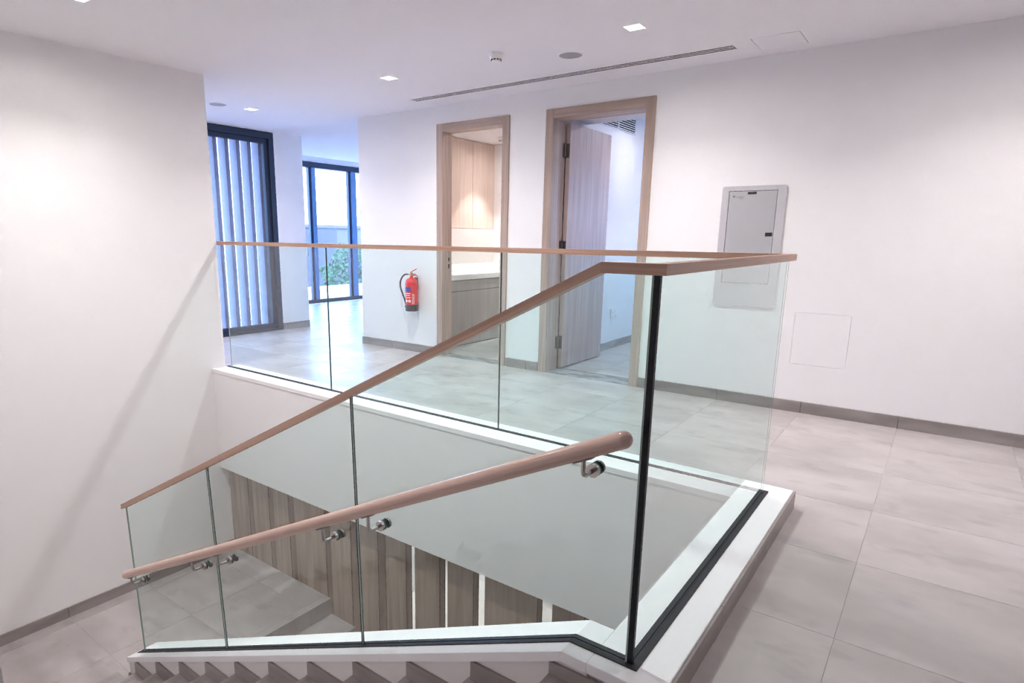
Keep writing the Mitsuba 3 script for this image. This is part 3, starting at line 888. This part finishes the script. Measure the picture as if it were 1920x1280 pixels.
def label_patch(a0, a1, z0, z1, off=.0006, n=10):
    """curved patch on the cylinder between two angles (degrees; -90 faces the room)"""
    t = np.radians(np.linspace(a0, a1, n))
    o = np.c_[np.cos(t), np.sin(t)]
    v = []
    for r_ in (er + off, er - .002):
        for z in (z0, z1):
            v.append(np.c_[ex + r_ * o[:, 0], ey + r_ * o[:, 1], np.full(n, z)])
    a, b, c, d = (np.arange(n) + k * n for k in range(4))
    f = []
    for i in range(n - 1):
        f += [(a[i], a[i + 1], b[i + 1]), (a[i], b[i + 1], b[i])]
    m = trimesh.Trimesh(np.vstack(v), f, process=False)
    return m


CA = -62            # direction of the label
tag(obj('label', label_patch(CA - 62, CA + 5, .672, .722), 'blue_print', fe), 'blue printed band')
rows = []
for i, z in enumerate((.650, .628, .606)):
    rows.append(label_patch(CA - 58 + 3 * i, CA + 4 - 4 * (i % 2), z, z + .008))
rows += [label_patch(CA - 52, CA - 26, .560, .588), label_patch(CA - 18, CA + 6, .560, .588)]
rows += [label_patch(CA + 16, CA + 42, .545 + .014 * k, .552 + .014 * k, n=6) for k in range(8)]
tag(obj('print', cat(*rows), 'pale_print', fe), 'pale printed instruction lines')
obj('wall_bracket', cat(cbox(ex - .02, ex + .02, ey + er - .004, D, .70, .82), cbox(ex - .012, ex + .012, ey + .01, ey + er, .838, .85)), 'steel_dark', fe)

# ------------------------------------------------------------------ bathroom vanity
vn = thing('bathroom_vanity', 'bathroom vanity with a thick white counter on a grey-brown cabinet', 'vanity')
obj('counter', cbox(-4.866, -4.42, 5.165, 6.848, .765, .826, .003), 'counter_stone', vn)
obj('upstand', cat(cbox(-4.866, -4.850, 5.165, 6.83, .826, .925, .002), cbox(-4.866, -4.42, 6.832, 6.848, .826, .925, .002)), 'counter_stone', vn)
cb = obj('cabinet', cbox(-4.866, -4.45, 5.165, 6.848, .09, .765, .002), 'cabinet_grey', vn)
for ya, yb in ((5.166, 6.847),):
    obj('drawer', cbox(-4.45, -4.430, ya + .002, yb - .002, .64, .757, .002), 'cabinet_grey', vn)
    obj('door', cbox(-4.45, -4.430, ya + .002, yb - .002, .01, .634, .002), 'cabinet_grey', vn)

# ------------------------------------------------------------------ outside
gr = struct('ground_outside', 'pale paved ground outside the windows')
obj('base', cbox(-120, -9.9, -80, 120, GF - .3, GF - .1), 'pavement', gr)
obj('base', cbox(-9.9, 120, 9.4, 120, GF - .3, GF - .1), 'pavement', gr)
bal = struct('terrace', 'white terrace with a low parapet outside the sliding window')
obj('slab', cbox(-11.6, W2X - .13, 5.6, 14, -.3, -.03), 'pavement', bal)
obj('parapet', cbox(-11.75, -11.6, 5.6, 14, -.3, .08), 'stone_white', bal)
nb = thing('neighbour_building', 'pale flat-roofed villa standing across the street outside the sliding window', 'building')
BX = -34.0
obj('wall', cbox(BX - 10, BX, 14, 60, GF - .1, 1.75), 'facade', nb)
obj('wing', cbox(BX, BX + 2.2, 14, 27.2, GF - .1, 1.62), 'facade_dark', nb)
obj('parapet', cbox(BX - 10.1, BX + .12, 13.9, 60.1, 1.75, 1.95), 'facade', nb)
for i, y in enumerate((30, 34, 38, 43)):
    wn = obj('window', frame_yz(BX, BX + .08, y, y + 1.6, -1.6, .2, .1), 'facade_dark', nb)
    obj('pane', cbox(BX, BX + .03, y + .1, y + 1.5, -1.5, .1), 'dark_aluminium', wn)
gwl = thing('garden_wall', 'low white garden wall across the street', 'wall')
obj('wall', cbox(BX + 8.0, BX + 8.3, 8, 60, GF - .1, -1.9), 'stone_white', gwl)
obj('coping', cbox(BX + 7.95, BX + 8.35, 8, 60, -1.9, -1.8, .02), 'stone_white', gwl)


def tree(cx, cy, base, h, rad, label, seed, leaves=2600):
    rng = np.random.default_rng(seed)
    t_ = thing('tree', label, 'tree')
    zc = base + h - rad
    obj('trunk', cat(cyl((cx, cy, base), (cx + .1, cy, zc), .16, 10, .09), *[cyl((cx + .05, cy, zc - .6), (cx + rad * .6 * math.cos(a), cy + rad * .6 * math.sin(a), zc + .3), .06, 7, .03) for a in (0.3, 1.7, 3.0, 4.4, 5.5)]), 'bark', t_)
    d = rng.normal(size=(leaves, 3)); d /= np.linalg.norm(d, axis=1, keepdims=True)
    lump = 1 + .25 * np.sin(5 * d[:, 0] + seed) * np.cos(4 * d[:, 1]) + .15 * np.sin(9 * d[:, 2] + 2 * d[:, 0])
    p = d * (rad * lump * rng.uniform(.55, 1, leaves) ** .5)[:, None] * [1, 1, .85] + [cx, cy, zc]
    u = rng.normal(size=(leaves, 3)); u /= np.linalg.norm(u, axis=1, keepdims=True)
    w_ = np.cross(u, rng.normal(size=(leaves, 3))); w_ /= np.linalg.norm(w_, axis=1, keepdims=True)
    s = rng.uniform(.08, .17, leaves)[:, None]
    v_ = np.stack([p - u * s, p + w_ * s * .5, p + u * s, p - w_ * s * .5], 1).reshape(-1, 3)
    f_ = (np.arange(leaves)[:, None, None] * 4 + np.array([[0, 1, 2], [0, 2, 3]])).reshape(-1, 3)
    k_ = obj('crown', trimesh.Trimesh(v_, f_, process=False), 'leaf', t_)
    labels[k_] = {'label': 'loose green leaves', 'kind': 'stuff'}


tree(-22.6, 20.5, GF - .1, 4.3, 1.75, 'loose green tree in front of the pale villa outside the sliding window', 4)
tree(-23.2, 24.6, GF - .1, 4.6, 1.6, 'taller green tree at the right edge of the sliding window', 9)
